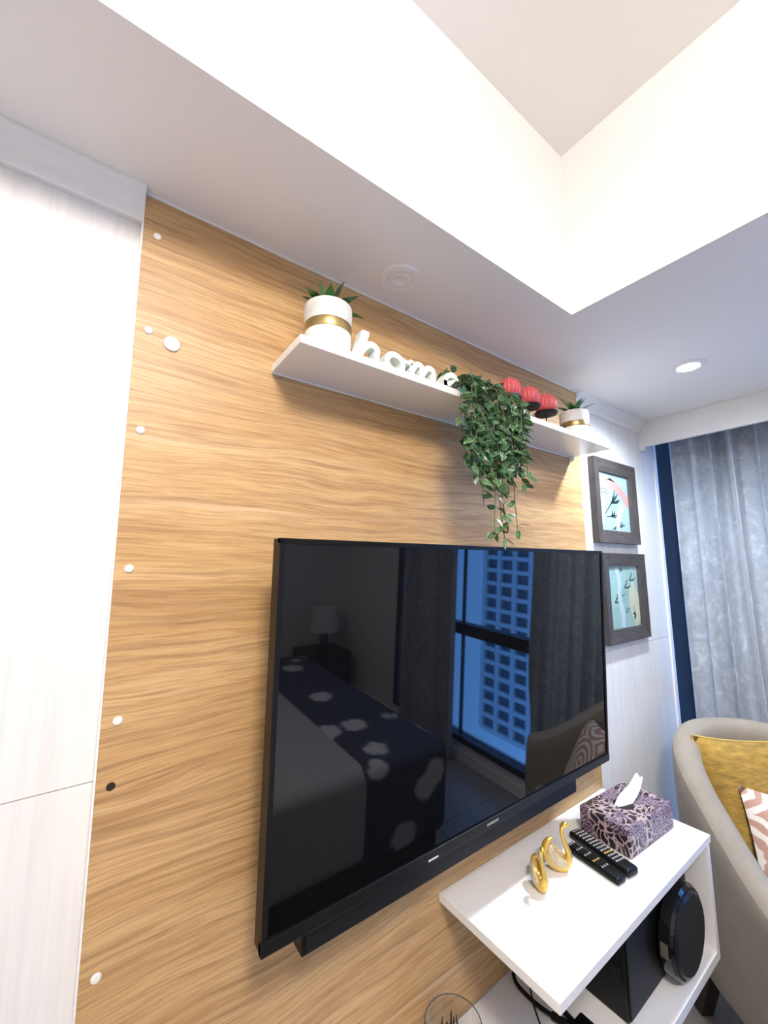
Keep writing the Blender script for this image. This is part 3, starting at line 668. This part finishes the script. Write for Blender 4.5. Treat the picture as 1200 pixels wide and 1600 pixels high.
# ------------------------------------------------------------------ CURTAINS
def curtain(label, y0, y1, x, amp, seed, n=220, name='curtain'):
    rr = random.Random(seed); ph = [rr.uniform(0, 6.28) for _ in range(6)]
    rows = []; nz = 26
    for j in range(nz+1):
        v = j/nz; z = 2.125 - v*(2.125-.03); row = []
        for i in range(n+1):
            u = i/n; s = u*(y0-y1)
            q = s*(1 + .03*math.sin(3*v + ph[0]))
            w = math.sin(2*PI*q/.078 + ph[1] + .9*math.sin(2*PI*q/.27 + ph[2]) + .5*v*math.sin(4*s+ph[3]))
            w = math.copysign(abs(w)**.75, w)
            a = amp*(.75 + .35*math.sin(2*PI*q/.36+ph[4]))*(.8+.3*v)
            xx = x + a*w + .006*math.sin(2*PI*q/.05 + ph[5] + 2*v)*(1-v)
            yy = y0 - s + .021*math.cos(2*PI*q/.078+ph[1])*(.5+.5*v)
            row.append((xx, yy, z))
        rows.append(row)
    bm = B(); grid(bm, rows); o = obj('drape', bm, 'curtain', None, True)
    md = o.modifiers.new('th', 'SOLIDIFY'); md.thickness = .003
    t = thing(name, label, 'curtain', (x, (y0+y1)/2, 0), group='grey curtains at the window')
    o.parent = t; o.location = (-x, -(y0+y1)/2, 0)
    bm = B(); box(bm, x-.006, x+.006, y1, y0, 2.125, 2.135); h = obj('heading_tape', bm, 'curtain', t); h.location = (-x, -(y0+y1)/2, 0)
    return t
curtain('blue-grey crushed velvet curtain hanging beside the framed prints', -.030, -.98, 2.176, .036, 3)
curtain('grey curtain at the far side of the window, seen in the screen reflection', -1.60, -2.20, 2.172, .024, 9)
t = thing('curtain_rail', 'pale blue-grey curtain rail under the white pelmet', 'curtain rail', (2.172, -1.2, 2.13))
obj('track', box(B(), -.014, .014, -1.15, 1.175, .005, .017, .002), 'rail', t); obj('end_cap', box(B(), -.017, .017, 1.175, 1.195, -.016, .018, .004), 'rail', t)

# ------------------------------------------------------------------ ARMCHAIR
ch = thing('armchair', 'beige linen tub armchair with sloping arms standing in the window corner', 'armchair', (1.800, -.395, 0), math.atan2(-.6, .8))
# local: x = right of sitter's lateral axis S(.8,-.6); -y ... facing direction F(-.6,-.8) is local -y
def ss(u): u = max(0, min(1, u)); return u*u*(3-2*u)
path = []
hwid, arm = .250, .31
for i in range(9): path.append((-hwid, -arm + arm*i/8 + .02, 0))
for i in range(1, 25):
    a = PI - PI*i/24; path.append((hwid*math.cos(a), .02 + hwid*.98*math.sin(a), 0))
for i in range(1, 9): path.append((hwid, .02 - arm*i/8, 0))
rows = []
for i, p in enumerate(path):
    p = Vector(p); a = Vector(path[max(i-1, 0)]); b = Vector(path[min(i+1, len(path)-1)]); tg = (b-a).normalized(); out = Vector((-tg.y, tg.x, 0))
    k = (p.y + .29)/(.29+.265)         # 0 front .. 1 back
    top = .625 + .312*ss(k)
    th = .043
    zb = .245
    prof = [(-th*.6, zb), (-.02-th*.2, zb), (.0, zb), (th*.30, zb+.004), (th*.55, zb+.04), (th*.85, zb+(top-zb)*.45), (th*1.0, top-.055), (th*.92, top-.022), (th*.5, top-.004), (0, top), (-th*.5, top-.004), (-th*.92, top-.022), (-th, top-.055), (-th*.95, zb+(top-zb)*.45), (-th*.8, zb+.04)]
    rows.append([p + out*o_ + Vector((0, 0, z)) for o_, z in prof])
bm = B(); grid(bm, rows, close_v=True, cap=True); o = obj('shell', bm, 'linen', ch, True); subsurf(o, 1)
obj('seat_base', box(B(), -.215, .215, -.235, .215, .25, .34, .02, 3), 'linen', ch, True)
obj('seat_cushion', box(B(), -.205, .205, -.25, .195, .34, .43, .035, 4), 'linen', ch, True)
for sx in (-1, 1):
    for sy, dy in ((-.20, -.03), (.18, .07)):
        bm = B(); rws = []
        for hz, r, k in ((.26, .026, 0), (.0, .019, 1)): rws.append([Vector((sx*(.150 + .02*k) + r*a, sy + dy*k + r*b, hz)) for a, b in ((-1, -1), (1, -1), (1, 1), (-1, 1))])
        grid(bm, rws, close_v=True, cap=True); obj('leg', bm, 'darkwood', ch)
def cushion(name, label, loc, rot, w, h, th, m, edge):
    t = thing(name, label, 'cushion', loc); t.rotation_euler = rot
    n = 16; bm = B()
    for sg in (-1, 1):
        rows = []
        for i in range(n+1):
            row = []
            for j in range(n+1):
                u = i/n*2-1; v = j/n*2-1
                pin = 1 - .07*(1-u*u) * abs(v)**2; piv_ = 1 - .07*(1-v*v)*abs(u)**2
                b = ((1-u**4)*(1-v**4))**.55
                row.append((u*w/2*piv_, sg*th/2*b, v*h/2*pin))
            rows.append(row)
        grid(bm, rows)
    bmesh.ops.remove_doubles(bm, verts=bm.verts[:], dist=1e-4); obj('cover', bm, m, t, True)
    if edge:
        P = []
        for sgn, ax in ((1, 0), (1, 1), (-1, 0), (-1, 1)):
            for i in range(n):
                s_ = (i/n*2-1)*sgn
                u, v = (s_, -sgn) if ax == 0 else (sgn, s_)
                P.append((u*w/2*(1-.07*(1-v*v)*abs(u)**2), 0, v*h/2*(1-.07*(1-u*u)*abs(v)**2)))
        P.append(P[0]); obj('piping', sweep(B(), P, .0035, 6), edge, t, True)
    return t
rz = math.atan2(-.6, .8)
def chp(x, y, z): c, s_ = math.cos(rz), math.sin(rz); return (1.800 + c*x - s_*y, -.395 + s_*x + c*y, z)
cushion('yellow_cushion', 'mustard yellow chenille cushion leaning on the armchair back', chp(-.002, .085, .70), (math.radians(-15), 0, rz - .06), .375, .45, .11, 'mustard', 'piping')
cushion('medallion_cushion', 'dusty pink cushion with white medallion pattern in front of the mustard one', chp(.025, -.035, .615), (math.radians(-24), math.radians(8), rz - .15), .36, .36, .10, 'medal', None)

# ------------------------------------------------------------------ REAR OF THE ROOM (seen in the screen)
t = thing('bed', 'wide bed with pale duvet at the rear of the room, seen in the screen', 'bed', (.35, -1.75, 0))
obj('base', box(B(), -1.10, 1.08, -.78, .78, .05, .30, .01), 'darkwood', t)
obj('mattress', box(B(), -1.10, 1.09, -.79, .79, .30, .54, .05, 4), 'duvet', t, True)
bm = B(); box(bm, -.95, 1.105, -.81, .81, .22, .60, .06, 5); obj('duvet', bm, 'duvet', t, True)
for sx in (-1.02, 1.0):
    for sy in (-.7, .7): obj('leg', box(B(), sx-.03, sx+.03, sy-.03, sy+.03, 0, .05), 'darkwood', t)
obj('headboard', box(B(), -1.18, -1.10, -.82, .82, .05, 1.05, .03, 3), 'linen', t, True)
bm = B(); box(bm, .62, 1.118, -.823, .823, .20, .612, .06, 5); o = obj('bed_runner', bm, 'runner', None, True); o.location = (.35, -1.75, 0)
tag(o, 'dark floral runner laid across the bed foot, seen in the screen', 'bed runner')
t = thing('nightstand', 'dark low cabinet in the rear corner carrying the table lamp', 'cabinet', (1.93, -3.15, 0))
obj('body', box(B(), -.22, .22, -.20, .20, .04, .45, .006), 'darkwood', t); obj('drawer', box(B(), -.20, .20, .20, .212, .24, .42, .003), 'darkwood', t); obj('door', box(B(), -.20, .20, .20, .212, .06, .225, .003), 'darkwood', t)
for sx in (-.19, .19):
    for sy in (-.17, .17): obj('foot', box(B(), sx-.02, sx+.02, sy-.02, sy+.02, 0, .04), 'darkwood', t)
t = thing('table_lamp', 'table lamp with cream drum shade in the rear corner, seen in the screen', 'lamp', (1.93, -3.13, .45))
obj('base', lathe(B(), [(0, 0), (.07, 0), (.07, .012), (.02, .03), (.045, .08), (.04, .14), (.012, .17), (.012, .22), (0, .22)], seg=28), 'darkwood', t, True)
obj('lamp_shade', lathe(B(), [(.15, .19), (.125, .44), (.122, .44), (.147, .19)], seg=36), 'shade', t, True)

# ------------------------------------------------------------------ TOWER BLOCK outside the window
t = thing('tower_block', 'pale apartment tower with a grid of windows, reflected in the screen', 'building', (61.0, -51.0, -32.0))
NC, NR, CW, RH = 7, 25, 3.3, 2.4
x0 = 0
obj('core', box(B(), 1.0, 8.0, 0, NC*CW, 0, NR*RH), 'facade', t)
for c in range(NC+1): obj('pillar', box(B(), 0, 1.0, c*CW-.42, c*CW+.42, 0, NR*RH), 'facade', t)
for r in range(NR+1): obj('spandrel', box(B(), .05, 1.0, 0, NC*CW, r*RH-.36, r*RH+.36), 'facade', t)
pm = None
for c in range(NC):
    for r in range(NR):
        if pm is None: o = obj('window_pane', box(B(), .75, .98, .42, CW-.42, .36, RH-.36), 'fpane', t); pm = o.data
        else: o = link_mesh('window_pane', pm, t)
        o.location = (0, c*CW, r*RH)
